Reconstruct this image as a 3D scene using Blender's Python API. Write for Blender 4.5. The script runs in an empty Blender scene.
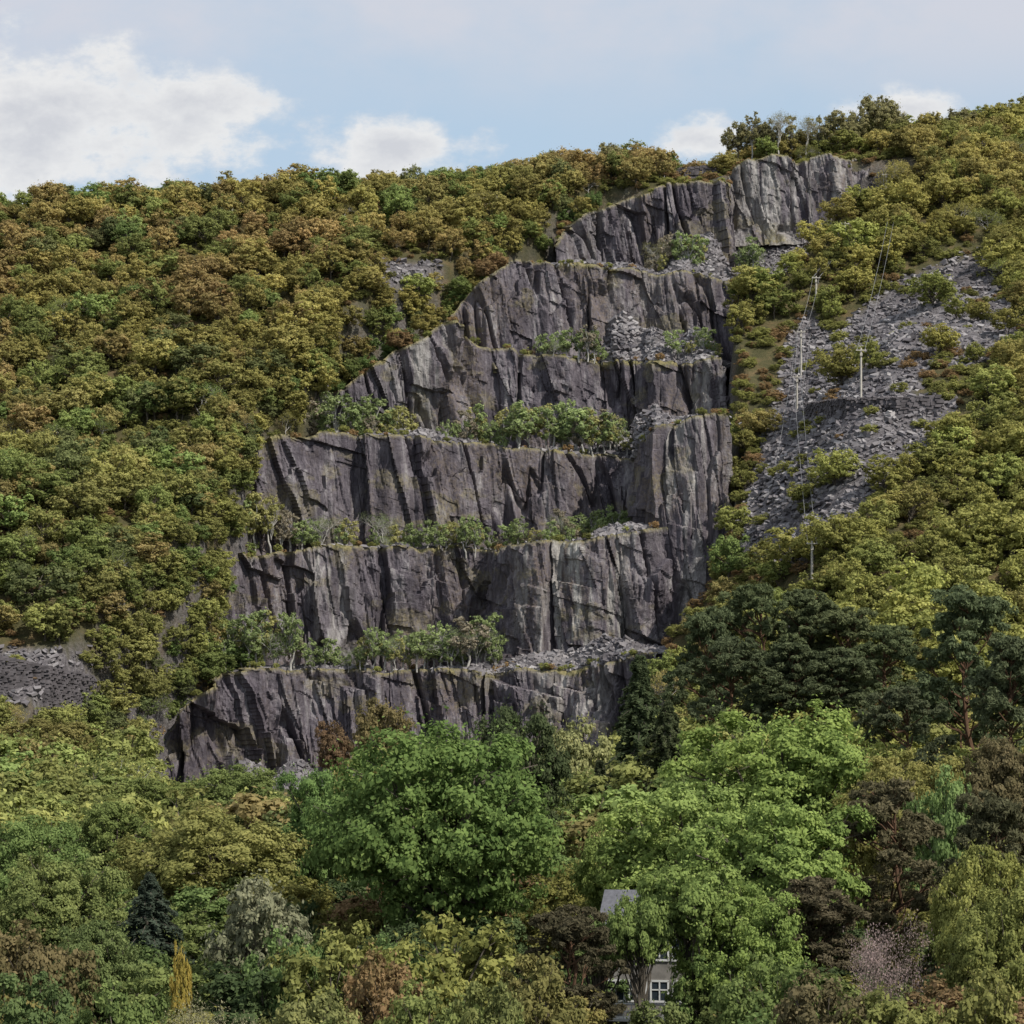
import bpy, math, random
import numpy as np
R=np.random.RandomState(7); random.seed(7)
F=2409.0; HR=800.0
scene=bpy.context.scene
# ------------------------------------------------------------ helpers
def hsh(a,b,seed=0):
    a=np.asarray(a,dtype=np.float64); b=np.asarray(b,dtype=np.float64)
    v=np.sin(a*127.1+b*311.7+seed*74.7)*43758.5453
    return v-np.floor(v)
def vn(x,y,seed=0):
    x=np.asarray(x,float); y=np.asarray(y,float)
    xi=np.floor(x); yi=np.floor(y); xf=x-xi; yf=y-yi
    u=xf*xf*(3-2*xf); v=yf*yf*(3-2*yf)
    a=hsh(xi,yi,seed); b=hsh(xi+1,yi,seed); c=hsh(xi,yi+1,seed); d=hsh(xi+1,yi+1,seed)
    return (a*(1-u)+b*u)*(1-v)+(c*(1-u)+d*u)*v
def fbm(x,y,seed=0,o=4):
    s=0;a=.5;t=0
    for i in range(o):
        s=s+a*vn(x*2**i,y*2**i,seed+i*3.3); t+=a; a*=.5
    return s/t
def sst(x,a,b):
    t=np.clip((x-a)/(b-a),0,1); return t*t*(3-2*t)
def sdpoly(x,y,P):
    x=np.asarray(x,float); y=np.asarray(y,float)
    d=np.full(x.shape,1e9); ins=np.zeros(x.shape,bool); n=len(P)
    for i in range(n):
        ax,ay=P[i]; bx,by=P[(i+1)%n]
        ex,ey=bx-ax,by-ay
        t=np.clip(((x-ax)*ex+(y-ay)*ey)/(ex*ex+ey*ey+1e-9),0,1)
        d=np.minimum(d,np.hypot(x-ax-t*ex,y-ay-t*ey))
        if ay!=by:
            c=((ay>y)!=(by>y))&(x<(bx-ax)*(y-ay)/(by-ay)+ax); ins^=c
    return np.where(ins,-d,d)
def mk_mesh(name,V,Q,mats=(),mi=None,attrs=None,smooth=False):
    me=bpy.data.meshes.new(name)
    V=np.asarray(V,np.float32); Q=np.asarray(Q,np.int32)
    me.vertices.add(len(V)); me.vertices.foreach_set('co',V.ravel())
    k=Q.shape[1]
    me.loops.add(Q.size); me.loops.foreach_set('vertex_index',Q.ravel())
    me.polygons.add(len(Q)); me.polygons.foreach_set('loop_start',np.arange(0,Q.size,k,dtype=np.int32))
    for m in mats: me.materials.append(m)
    if mi is not None: me.polygons.foreach_set('material_index',np.asarray(mi,np.int32))
    me.polygons.foreach_set('use_smooth',np.full(len(Q),smooth))
    me.update(calc_edges=True)
    if attrs:
        for n,a in attrs.items():
            at=me.attributes.new(n,'FLOAT','POINT'); at.data.foreach_set('value',np.asarray(a,np.float32))
    return me
def obj(name,me,loc=(0,0,0),parent=None,link=True):
    o=bpy.data.objects.new(name,me); o.location=loc
    if link: scene.collection.objects.link(o)
    if parent: o.parent=parent
    return o
def gridq(nu,nv):
    i=np.arange(nu-1)[:,None]; j=np.arange(nv-1)[None,:]
    a=i*nv+j
    return np.stack([a,a+nv,a+nv+1,a+1],-1).reshape(-1,4)
def X(px,D): return (px-512)/F*D
def Z(row,D): return (HR-row)/F*D
def topx(x,y): return 512+F*x/y
def torow(z,y): return HR-F*z/y
# ------------------------------------------------------------ materials
def newmat(name):
    m=bpy.data.materials.new(name); m.use_nodes=True; nt=m.node_tree; nt.nodes.clear()
    return m,nt
def N(nt,t,**kw):
    n=nt.nodes.new(t)
    for k,v in kw.items():
        setattr(n,k,v)
    return n
def L(nt,a,b): nt.links.new(a,b)
def ramp(nt,fac,stops):
    r=N(nt,'ShaderNodeValToRGB'); e=r.color_ramp.elements
    while len(e)<len(stops): e.new(.5)
    for i,(p,c) in enumerate(stops): e[i].position=p; e[i].color=(*c,1)
    L(nt,fac,r.inputs[0]); return r.outputs[0]
def mix(nt,f,a,b,mode='MIX'):
    m=N(nt,'ShaderNodeMix',data_type='RGBA',blend_type=mode)
    for s,v in ((0,f),(6,a),(7,b)):
        if hasattr(v,'default_value') and hasattr(v,'node'): L(nt,v,m.inputs[s])
        else: m.inputs[s].default_value=v if s==0 else (*v,1)
    return m.outputs[2]
def noise(nt,vec,scale,detail=5,rough=.6,dim='3D'):
    n=N(nt,'ShaderNodeTexNoise'); n.inputs['Scale'].default_value=scale; n.inputs['Detail'].default_value=detail
    n.inputs['Roughness'].default_value=rough
    if vec is not None: L(nt,vec,n.inputs['Vector'])
    return n.outputs['Fac']
def mapping(nt,scale=(1,1,1),rot=(0,0,0),obj_space=False):
    if obj_space: src=N(nt,'ShaderNodeTexCoord').outputs['Object']
    else: src=N(nt,'ShaderNodeNewGeometry').outputs['Position']
    m=N(nt,'ShaderNodeMapping'); m.inputs['Scale'].default_value=scale; m.inputs['Rotation'].default_value=rot
    L(nt,src,m.inputs['Vector']); return m.outputs[0]
def finish(nt,col,rough=.9,bump=None,bs=.5,bd=.3,spec=.2):
    b=N(nt,'ShaderNodeBsdfPrincipled'); b.inputs['Roughness'].default_value=rough
    b.inputs['Specular IOR Level'].default_value=spec
    if hasattr(col,'node'): L(nt,col,b.inputs['Base Color'])
    else: b.inputs['Base Color'].default_value=(*col,1)
    if bump is not None:
        bn=N(nt,'ShaderNodeBump'); bn.inputs['Strength'].default_value=bs; bn.inputs['Distance'].default_value=bd
        L(nt,bump,bn.inputs['Height']); L(nt,bn.outputs[0],b.inputs['Normal'])
    o=N(nt,'ShaderNodeOutputMaterial'); L(nt,b.outputs[0],o.inputs[0])
def leafmat(name,inst=False,trans=.38):
    m,nt=newmat(name)
    if inst:
        a=N(nt,'ShaderNodeAttribute',attribute_type='INSTANCER',attribute_name='tint'); col=a.outputs['Color']
    else: col=N(nt,'ShaderNodeObjectInfo').outputs['Color']
    lv=N(nt,'ShaderNodeAttribute',attribute_type='GEOMETRY',attribute_name='lv').outputs['Fac']
    sc=N(nt,'ShaderNodeMapRange'); sc.inputs[3].default_value=.52; sc.inputs[4].default_value=1.55; L(nt,lv,sc.inputs[0])
    v=N(nt,'ShaderNodeVectorMath',operation='SCALE'); L(nt,col,v.inputs[0]); L(nt,sc.outputs[0],v.inputs['Scale'])
    hs=N(nt,'ShaderNodeHueSaturation'); L(nt,v.outputs[0],hs.inputs['Color'])
    hm=N(nt,'ShaderNodeMapRange'); hm.inputs[3].default_value=.515; hm.inputs[4].default_value=.485; L(nt,lv,hm.inputs[0]); L(nt,hm.outputs[0],hs.inputs['Hue'])
    d=N(nt,'ShaderNodeBsdfDiffuse'); L(nt,hs.outputs[0],d.inputs[0])
    t=N(nt,'ShaderNodeBsdfTranslucent'); L(nt,hs.outputs[0],t.inputs[0])
    ms=N(nt,'ShaderNodeMixShader'); ms.inputs[0].default_value=trans
    L(nt,d.outputs[0],ms.inputs[1]); L(nt,t.outputs[0],ms.inputs[2])
    o=N(nt,'ShaderNodeOutputMaterial'); L(nt,ms.outputs[0],o.inputs[0])
    return m
LEAF=leafmat('leaf_foreground'); LEAFI=leafmat('leaf_woodland',inst=True)
def barkmat(name,a,b):
    m,nt=newmat(name); n=noise(nt,mapping(nt,(3,3,.6)),1.5)
    finish(nt,ramp(nt,n,[(.3,a),(.7,b)]),.95,n,.6,.05); return m
BARK=barkmat('bark_grey',(.05,.042,.032),(.14,.12,.095))
BARKP=barkmat('bark_pine',(.06,.035,.022),(.13,.075,.045))
BARKB=barkmat('bark_birch',(.20,.19,.17),(.48,.46,.42))
# rock
def rockmat(name):
    m,nt=newmat(name)
    p1=mapping(nt,(.22,.22,.06)); p2=mapping(nt,(1.1,1.1,.14),(0.0,.10,0)); p3=mapping(nt,(1,1,1)); p4=mapping(nt,(.06,.06,.035)); p5=mapping(nt,(.30,.30,.05),(0,.05,0))
    n1=noise(nt,p1,1,5,.62); n2=noise(nt,p2,1,6,.7); n3=noise(nt,p3,1.2,5,.7); n4=noise(nt,p4,1,4,.6); n5=noise(nt,p5,1,5,.62)
    a=N(nt,'ShaderNodeMath',operation='MULTIPLY_ADD'); L(nt,n2,a.inputs[0]); a.inputs[1].default_value=.50
    b=N(nt,'ShaderNodeMath',operation='MULTIPLY'); L(nt,n1,b.inputs[0]); b.inputs[1].default_value=.50; L(nt,b.outputs[0],a.inputs[2])
    c=ramp(nt,a.outputs[0],[(.36,(.042,.034,.043)),(.45,(.082,.069,.082)),(.53,(.132,.115,.129)),(.61,(.235,.218,.222)),(.72,(.46,.44,.41))])
    ws=N(nt,'ShaderNodeMapRange'); ws.inputs[1].default_value=.49; ws.inputs[2].default_value=.57; ws.inputs[4].default_value=.68; L(nt,n5,ws.inputs[0])
    c=mix(nt,ws.outputs[0],c,(.040,.033,.042))
    f=N(nt,'ShaderNodeMapRange'); f.inputs[1].default_value=.46; f.inputs[2].default_value=.62; f.inputs[4].default_value=.58; L(nt,n4,f.inputs[0])
    f3=N(nt,'ShaderNodeMapRange'); f3.inputs[1].default_value=.42; f3.inputs[2].default_value=.6; L(nt,n3,f3.inputs[0])
    fm=N(nt,'ShaderNodeMath',operation='MULTIPLY'); L(nt,f.outputs[0],fm.inputs[0]); L(nt,f3.outputs[0],fm.inputs[1])
    c=mix(nt,fm.outputs[0],c,(.155,.118,.080))
    pal=N(nt,'ShaderNodeAttribute',attribute_name='pale').outputs['Fac']
    c=mix(nt,pal,c,ramp(nt,n2,[(.35,(.14,.13,.12)),(.65,(.52,.50,.46))]))
    g=N(nt,'ShaderNodeAttribute',attribute_name='veg').outputs['Fac']
    gg=N(nt,'ShaderNodeMath',operation='MULTIPLY_ADD'); L(nt,n3,gg.inputs[0]); gg.inputs[1].default_value=2.4; gg.inputs[2].default_value=-1.2
    g2=N(nt,'ShaderNodeMath',operation='ADD',use_clamp=True); L(nt,g,g2.inputs[0]); L(nt,gg.outputs[0],g2.inputs[1])
    g3=N(nt,'ShaderNodeMath',operation='MULTIPLY',use_clamp=True); L(nt,g2.outputs[0],g3.inputs[0]); L(nt,g,g3.inputs[1])
    c=mix(nt,g3.outputs[0],c,ramp(nt,n3,[(.35,(.09,.09,.032)),(.6,(.22,.185,.085))]))
    h=N(nt,'ShaderNodeMath',operation='ADD'); L(nt,n2,h.inputs[0]); L(nt,n3,h.inputs[1])
    finish(nt,c,.65,h.outputs[0],.9,.45,.35)
    return m
ROCK=rockmat('slate_rock')
def groundmat():
    m,nt=newmat('hillside_ground')
    p=mapping(nt); n=noise(nt,p,.25,6,.65); n2=noise(nt,p,1.6,5,.7)
    base=ramp(nt,n,[(.3,(.04,.042,.017)),(.5,(.075,.068,.03)),(.68,(.14,.10,.05))])
    rk=ramp(nt,n2,[(.3,(.04,.036,.04)),(.5,(.11,.10,.105)),(.7,(.23,.215,.215))])
    a=N(nt,'ShaderNodeAttribute',attribute_name='rock').outputs['Fac']
    finish(nt,mix(nt,a,base,rk),.95,n2,.8,.6); return m
GROUND=groundmat()
def screemat():
    m,nt=newmat('slate_scree'); oi=N(nt,'ShaderNodeObjectInfo').outputs['Random']
    n=noise(nt,mapping(nt,(.12,.12,.12)),.9,4,.6)
    c=ramp(nt,oi,[(0,(.06,.053,.059)),(.5,(.13,.118,.126)),(.85,(.22,.205,.21)),(1,(.42,.40,.39))])
    finish(nt,mix(nt,.5,c,ramp(nt,n,[(.35,(.075,.067,.074)),(.65,(.29,.27,.268))])),.7,n,.4,.1,.35); return m
SCREE=screemat()
# ------------------------------------------------------------ terrain
PIT=[(-96,425),(-90,462),(-83,482),(-76,500),(-67,516),(-62,548),(-58,561),(-47,576),(-45,594),(-20,620),(11,653),(20,664),(56,662),(60,625),(55,598),(52,560),(50,530),(42,500),(30,480),(26,425)]
PIT2=[(48,622),(68,618),(90,642),(110,669),(110,676),(48,676)]
ER=[150,200,262,290,330,385,432,445,545,600,668,698,742,785]; EP=[640,585,513,468,446,343,300,256,238,222,230,192,148,118]
def leftedge(row): return np.interp(row,ER,EP)
def prof(y):
    return np.interp(y,[-200,60,120,190,300,420,445,3000],[-24,-23,-21,-18,-10,1,6,6+.74*2555])
def natural(x,y):
    x=np.asarray(x,float); y=np.asarray(y,float)
    x0=15+(y-420)*.25
    sh=52*sst(x,x0,x0+45)*(1-sst(y,500,620))*sst(y,250,400)
    sh=sh+12*sst(-x,60,120)*(1-sst(y,480,640))*sst(y,300,420)
    z=prof(y+sh)
    z=z+(fbm(x/60,y/60,5,3)-.5)*20*sst(y,430,520)*(1-.8*np.exp(-((x-5)/60)**2))
    z=z+(fbm(x/9,y/9,9,3)-.5)*1.6
    px=512+F*x/680
    cr=np.interp(px,[-700,0,250,500,620,700,760,850,1024,1500],[148,158,163,173,178,175,184,186,197,213])+(fbm(x/40,y*0+3,2)-.5)*4
    cr=cr+.04*(y-690)
    k=3.0
    return -k*np.log(np.exp(-(z-100)/k)+np.exp(-(cr-100)/k))+100
def pitz(y): return np.interp(y,[430,500,518,560,584,608,636,668],[-1,0,1,25,53,80,107,135])
def ground(x,y):
    x=np.asarray(x,float); y=np.asarray(y,float)
    z=natural(x,y)
    wob=(fbm(x/7,y/7,91,3)-.5)*7
    m=sst(-sdpoly(x,y,PIT)+wob*.6,-1.5,3.5)
    z=z*(1-m)+np.minimum(z,pitz(y))*m
    m=sst(-sdpoly(x,y,PIT2),-1.0,2.0)
    z2=np.minimum(z,118+(y-625)*.86+(fbm(x/5,y/5,3)-.5)*3)
    return z*(1-m)+z2*m
SCR_IMG=[[(732,570),(746,505),(762,450),(780,400),(790,335),(812,312),(836,345),(856,318),(900,280),(985,252),(1004,300),(958,334),(925,372),(912,395),(955,402),(945,442),(892,478),(845,520),(805,562)],
 [(-60,648),(88,650),(95,680),(60,700),(-60,700)],
 [(375,262),(440,265),(450,288),(385,290)],
 [(940,322),(1018,300),(1028,348),(955,366)]]
def scree_sd(x,y,z):
    px=topx(x,np.maximum(y,1)); rw=torow(z,np.maximum(y,1))
    d=np.full(np.shape(x),1e9)
    for P in SCR_IMG: d=np.minimum(d,sdpoly(px,rw,P))
    return np.where(y<430,1e9,d)
xs=np.concatenate([-np.geomspace(1600,215,24),np.arange(-210,232,1.25),np.geomspace(236,1600,24)])
ys=np.concatenate([np.linspace(-120,96,20),np.arange(100,430,3.),np.arange(430,730,1.2),np.geomspace(732,4200,40)])
GX,GY=np.meshgrid(xs,ys,indexing='ij'); GZ=ground(GX,GY)
pm=np.maximum(sst(-sdpoly(GX,GY,PIT),-2,2),sst(-sdpoly(GX,GY,PIT2),-3,1))
pm=pm*sst(fbm(GX/8,GY/8,61)+pm*.3,.42,.6)
sc=scree_sd(GX,GY,GZ)
rk=np.maximum(pm,sst(-sc,-6,5))
GZ=GZ+rk*(fbm(GX/3,GY/3,14,3)-.5)*2.0
me=mk_mesh('hillside_terrain',np.stack([GX,GY,GZ],-1).reshape(-1,3),gridq(len(xs),len(ys)),[GROUND],attrs={'rock':rk.ravel()},smooth=True)
obj('hillside_terrain',me)
# ------------------------------------------------------------ cliffs
EDGES=[]
def slab(s,z,w,tilt,hh,seed,slope=1.0):
    q=(s+tilt*z)/w+(fbm(s/w*.6,z/(w*5),seed,2)-.5)*1.3
    c=np.floor(q); f=q-c
    zc=np.floor(z/(hh*(.6+.9*hsh(c,0,seed)))+hsh(c,5,seed)*3+f*.16)
    return hsh(c,zc,seed+1)-.5+(f-.5)*(hsh(c,0,seed+2)-.5)*slope
def cliff(name,pts,seed,batter=2.5,amp=1.0,fine=1.0,depth=55,pale=None,bench_noise=.6):
    P=np.array([(X(p[0],p[2]),p[2],Z(p[1],p[2]),p[3]) for p in pts],float)
    seg=np.hypot(np.diff(P[:,0]),np.diff(P[:,1])); S=np.concatenate([[0],np.cumsum(seg)])
    n=int(S[-1]/.24); s=np.linspace(0,S[-1],n)
    C=np.stack([np.interp(s,S,P[:,k]) for k in range(4)],1)
    ker=np.ones(17)/17
    for k in (0,1):
        e=np.pad(C[:,k],8,mode='edge'); C[:,k]=np.convolve(e,ker,'valid')
    C[:,1]+= (fbm(s/13,s*0,seed)-.5)*10
    C[:,2]+= (fbm(s/6,s*0,seed+4,4)-.5)*2.2+(hsh(np.floor(s/6+fbm(s/3,s*0,seed+5)),0,seed)-.5)*.9
    T=np.gradient(C[:,:2],axis=0)
    kk=np.ones(31)/31
    T=np.stack([np.convolve(np.pad(T[:,i],15,mode='edge'),kk,'valid') for i in (0,1)],1)
    T/=np.linalg.norm(T,axis=1)[:,None]+1e-9
    NX,NY=T[:,1],-T[:,0]
    hmax=(C[:,2]-C[:,3]).max(); m=int(hmax/.27)
    v=np.linspace(0,1,m)
    S2=s[:,None]+0*v; Zz=C[:,3][:,None]+(C[:,2]-C[:,3])[:,None]*v[None,:]
    h=(C[:,2]-C[:,3])[:,None]
    tl=.15
    d=slab(S2,Zz,18,tl,45,seed,2.0)*5.6*amp+(slab(S2,Zz,7.5,tl*1.6,17,seed+10,1.8)*2.8+slab(S2,Zz,3.0,tl,8,seed+20,1.3)*1.1+slab(S2,Zz,1.2,tl*1.2,3.5,seed+30)*.42)*amp*fine
    for i,(lo,hi,st) in enumerate([(.15,.5,2.4),(.5,.85,1.8)]):
        lz=lo+(hi-lo)*fbm(S2[:,:1]/6,S2[:,:1]*0,seed+90+i,4)*1.0+(hsh(np.floor(S2[:,:1]/4.3),i,seed)-.5)*.22
        on=sst(fbm(S2[:,:1]/10,S2[:,:1]*0+2,seed+95+i,2),.45,.53)
        d+=st*on*(v[None,:]<lz)*fine
    cl=fbm(S2/10+.14*Zz/10,Zz/60,seed+33,3); d-=np.clip(1-np.abs(cl-.5)*26,0,1)*3.6*amp
    cl=fbm(S2/4+.15*Zz/4,Zz/30,seed+36,3); d-=np.clip(1-np.abs(cl-.5)*20,0,1)*.8*amp*fine
    d+=(fbm(S2/7,Zz/12,seed+40,4)-.5)*3.6*amp
    d+=(fbm(S2/1.1,Zz/2.0,seed+45,3)-.5)*.8*fine
    d+=batter*(1-v)[None,:]
    ap=np.clip(1-(v[None,:]*h)/ (3+3*vn(S2/8,S2*0,seed+50)),0,1); d+=ap*3.0
    d-=sst(v[None,:]*h,h-.8,h)*.5
    Vx=C[:,0][:,None]+NX[:,None]*d; Vy=C[:,1][:,None]+NY[:,None]*d
    V=np.stack([Vx,Vy,Zz],-1)
    EDGES.append((Vx[:,-1].copy(),Vy[:,-1].copy(),Zz[:,-1].copy()))
    veg=np.clip(1-(h-v[None,:]*h)/1.5,0,1)*1.0+np.clip(ap*.4,0,.5)+sst(fbm(S2/8,Zz/5,seed+60,4),.58,.70)*.55
    pl=np.zeros_like(S2)
    if pale:
        for (a,b,zr) in pale:
            pxs=topx(Vx,Vy); g=np.exp(-((pxs-a)/b)**2)*sst(fbm(S2/1.6,Zz/14,seed+70,4),.42,.62)
            pl=np.maximum(pl,g*zr)
    nb=26; bd=np.linspace(0,1,nb)**1.4*depth
    BX=Vx[:,-1][:,None]+0*bd; BY=Vy[:,-1][:,None]+bd
    BZ=Zz[:,-1][:,None]*np.exp(-bd/5)[None,:]+(np.convolve(np.pad(C[:,2],30,mode='edge'),np.ones(61)/61,'valid')[:,None])*(1-np.exp(-bd/5)[None,:])-.3*sst(bd,0,4)[None,:]
    BZ=BZ+(fbm(BX/2.5,BY/2.5,seed+80)-.5)*bench_noise*sst(bd,0,3)[None,:]
    B=np.stack([BX,BY,BZ],-1)[:,1:]
    A=np.concatenate([V,B],1)
    veg=np.concatenate([veg,np.full((n,nb-1),.75)],1); pl=np.concatenate([pl,np.zeros((n,nb-1))],1)
    me=mk_mesh(name,A.reshape(-1,3),gridq(n,A.shape[1]),[ROCK],attrs={'veg':veg.ravel(),'pale':pl.ravel()})
    obj(name,me)
cliff('quarry_cliff',[(105,792,494,-2),(150,742,500,-2),(195,698,505,-1),(235,668,510,0),(330,670,514,0),(400,668,516,0),(480,670,514,0),(560,668,508,0),(605,664,500,0),(625,655,497,8),(655,650,503,8)],1,amp=.95,fine=.9,pale=[(560,30,.6),(590,20,.6)],depth=60)
cliff('quarry_cliff',[(205,620,528,24),(238,556,541,26),(330,545,552,26),(440,547,558,26),(485,551,560,26),(500,551,550,26),(508,548,538,24),(560,541,529,22),(600,536,527,20),(640,530,529,20),(662,528,534,20)],2,amp=.9,fine=.9,pale=[(575,28,1.0),(610,18,.7),(330,18,.5),(530,16,.5)],depth=50)
cliff('quarry_cliff',[(240,470,556,53),(262,440,561,53),(330,432,568,54),(420,438,573,54),(520,446,577,54),(605,452,582,54),(634,456,582,54),(640,452,564,50),(649,438,545,40),(666,420,532,14),(700,414,527,14),(718,414,530,16),(723,416,540,20)],3,amp=.66,fine=.75,pale=[(690,20,.5),(665,12,.6)],depth=55)
cliff('quarry_cliff',[(330,400,585,81),(355,376,589,81),(400,350,594,81),(455,320,598,81),(472,330,601,81),(482,347,605,81),(520,350,605,81),(600,358,607,81),(640,362,608,81),(650,358,598,81),(690,357,592,81),(720,357,592,81),(724,362,610,81)],4,amp=.85,fine=.9,pale=[(420,30,.5),(700,15,.5)],depth=50)
cliff('quarry_cliff',[(438,330,614,108),(468,292,619,108),(513,262,622,108),(560,264,626,108),(650,270,630,108),(700,276,630,108),(738,283,624,108),(742,290,650,110)],5,amp=.7,fine=.8,pale=[(640,40,.2)],depth=45)
cliff('quarry_cliff',[(545,250,644,134),(580,216,650,134),(605,204,652,134),(650,190,656,134),(690,183,659,134),(716,182,661,134),(732,184,664,134)],6,fine=.9,depth=30,pale=[(600,30,.2)])
cliff('quarry_cliff',[(718,188,668,150),(732,168,670,152),(745,161,672,152),(800,158,675,154),(845,158,677,164),(872,160,678,173)],8,depth=9,amp=.8,batter=4,pale=[(770,40,.6),(830,25,.5)])
# ------------------------------------------------------------ trees
def tube(pts,rad,ns=5):
    pts=np.asarray(pts,float); V=[]; n=len(pts)
    for i in range(n):
        t=pts[min(i+1,n-1)]-pts[max(i-1,0)]; t/=np.linalg.norm(t)+1e-9
        u=np.cross(t,[.31,.92,.2]); u/=np.linalg.norm(u)+1e-9; w=np.cross(t,u)
        a=np.arange(ns)/ns*2*math.pi
        V.append(pts[i]+rad[i]*(np.cos(a)[:,None]*u+np.sin(a)[:,None]*w))
    V=np.concatenate(V); Q=[]
    for i in range(n-1):
        for j in range(ns):
            k=(j+1)%ns; Q.append((i*ns+j,i*ns+k,(i+1)*ns+k,(i+1)*ns+j))
    return V,np.array(Q)
def norm(a): return a/(np.linalg.norm(a,axis=-1,keepdims=True)+1e-9)
def leaves(C,Nn,s,rs,asp=.62):
    n=len(C); t=norm(np.cross(Nn,rs.normal(size=(n,3)))); b=np.cross(Nn,t)
    s=np.asarray(s)[:,None]*np.ones((n,1))
    V=np.stack([C+t*s,C+b*s*asp,C-t*s,C-b*s*asp],1).reshape(-1,3)
    return V,np.arange(n*4).reshape(-1,4)
class Bld:
    def __init__(s): s.V=[];s.Q=[];s.M=[];s.A=[];s.o=0
    def add(s,V,Q,m,lv):
        s.V.append(V); s.Q.append(Q+s.o); s.M.append(np.full(len(Q),m)); s.A.append(lv if hasattr(lv,'__len__') else np.full(len(V),lv)); s.o+=len(V)
    def mesh(s,name,mats): return mk_mesh(name,np.concatenate(s.V),np.concatenate(s.Q),mats,np.concatenate(s.M),{'lv':np.concatenate(s.A)})
def limb(b,p0,p1,r0,r1,rs,ns=5,sag=.08,k=5):
    t=np.linspace(0,1,k)[:,None]; L_=np.linalg.norm(p1-p0)
    P=p0+(p1-p0)*t+rs.normal(size=(k,3))*L_*.04*(t*(1-t)*4); P[:,2]+=sag*L_*np.sin(t[:,0]*math.pi)
    V,Q=tube(P,np.linspace(r0,r1,k),ns); b.add(V,Q,0,.5); return P
def broadleaf(name,seed,nl,ls,mats,npf=34,cz=.60,rz=.40,rx=.46,pr=(.12,.20),up=.25,gap=0.,core=.25,irr=1.0):
    rs=np.random.RandomState(seed); b=Bld()
    limb(b,np.array([0,0,-.03]),np.array([rs.normal()*.02,rs.normal()*.02,cz]),.022,.010,rs,7,0,6)
    cen=[];rad=[]
    ph=rs.uniform(0,6.28,4)
    for i in range(npf):
        if rs.rand()<gap: continue
        ga=i*2.39996+rs.normal()*.4; zz=1-2*(i+.5)/npf
        zz=np.clip(zz*.95+rs.normal()*.10,-.9,1)
        q=math.sqrt(max(0,1-zz*zz)); k=(.75-.13*irr+.26*irr*rs.rand())*(1+irr*(.15*math.sin(2*ga+ph[0])+.10*math.sin(3*ga+ph[1]+zz*2)))
        if zz<0: zz*=.85
        cen.append([math.cos(ga)*q*rx*k,math.sin(ga)*q*rx*k,cz+zz*rz*k*1.05]); rad.append(rs.uniform(*pr)*(1.0 if zz>-.3 else .85))
    for i in range(int(npf*core)):
        d=norm(rs.normal(size=3)); cen.append([d[0]*rx*.4,d[1]*rx*.4,cz+d[2]*rz*.45]); rad.append(rs.uniform(*pr))
    cen=np.array(cen); rad=np.array(rad)
    for i in range(len(cen)):
        z0=rs.uniform(.22,.55)*cz/.6; p0=np.array([0,0,min(z0,cen[i,2]-.02)])
        P=limb(b,p0,cen[i],.009,.003,rs,4)
        for j in range(3):
            limb(b,P[3],cen[i]+norm(rs.normal(size=3))*rad[i]*.8,.0035,.0012,rs,3,.03,3)
    w=rad**2; cnt=rs.multinomial(nl,w/w.sum())
    for i in range(len(cen)):
        n=cnt[i]; d=norm(rs.normal(size=(n,3)))
        ks=norm(rs.normal(size=(12,3)))*np.array([1,1,.8])*rs.uniform(.8,1.25,(12,1))
        pick=rs.randint(0,12,n); sub=ks[pick]*rad[i]*.72
        pos=cen[i]+sub+d*rad[i]*.38*(rs.rand(n,1)**.4)*np.array([1,1,.65])
        out=norm(pos-np.array([0,0,cz-.1])); pout=norm(pos-cen[i])
        nn=norm(out*.35+pout*.45+d*.35+rs.normal(size=(n,3))*.42+np.array([0,0,up]))
        V,Q=leaves(pos,nn,ls*rs.uniform(.6,1.25,n),rs)
        pv=rs.rand(); sv=rs.rand(12)
        lv=np.clip(.10+.30*pv+.30*sv[pick]+.35*rs.rand(n),0,1)
        b.add(V,Q,1,np.repeat(lv,4))
    n=nl//14; d=norm(rs.normal(size=(n,3))); i=rs.randint(0,len(cen),n)
    pos=cen[i]+d*rad[i][:,None]*rs.uniform(1.0,1.22,(n,1))
    V,Q=leaves(pos,norm(d+rs.normal(size=(n,3))*.6),ls*.8*np.ones(n),rs); b.add(V,Q,1,np.repeat(rs.rand(n),4))
    return b.mesh(name,mats)
def conifer(name,seed,nl,ls,mats,w=.2,droop=.35,base=.08,dens=46,power=.8):
    rs=np.random.RandomState(seed); b=Bld()
    limb(b,np.array([0,0,-.03]),np.array([0,0,1.]),.016,.002,rs,6,0,8)
    per=nl//(dens*6)
    for i in range(dens):
        f=(i+.5)/dens; z=base+(1-base)*f; ln=w*((1-f)**power)*(.85+.3*rs.rand())+.012
        if f<.12: ln*=.7+f*2.5
        for j in range(6):
            a=j*math.pi/3+i*1.1+rs.normal()*.25; l=ln*rs.uniform(.6,1.25)
            p0=np.array([0,0,z]); p1=np.array([math.cos(a)*l,math.sin(a)*l,z-droop*l+rs.normal()*.01])
            limb(b,p0,p1,.004,.001,rs,3,.12,4)
            t=rs.rand(per)**.6; pos=p0+(p1-p0)*t[:,None]; pos[:,2]+=.12*l*np.sin(t*math.pi)
            side=np.array([-math.sin(a),math.cos(a),0]); pos=pos+side*rs.normal(size=(per,1))*l*.22*(1.1-t[:,None])
            pos[:,2]-=np.abs(rs.normal(size=per))*.014
            nn=norm(np.array([math.cos(a)*.5,math.sin(a)*.5,.6])+rs.normal(size=(per,3))*.5)
            V,Q=leaves(pos,nn,ls*rs.uniform(.6,1.2,per),rs,.4); pv=rs.rand()
            b.add(V,Q,1,np.repeat(np.clip(.1+.4*pv+.35*rs.rand(per)+.2*t,0,1),4))
    return b.mesh(name,mats)
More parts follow.
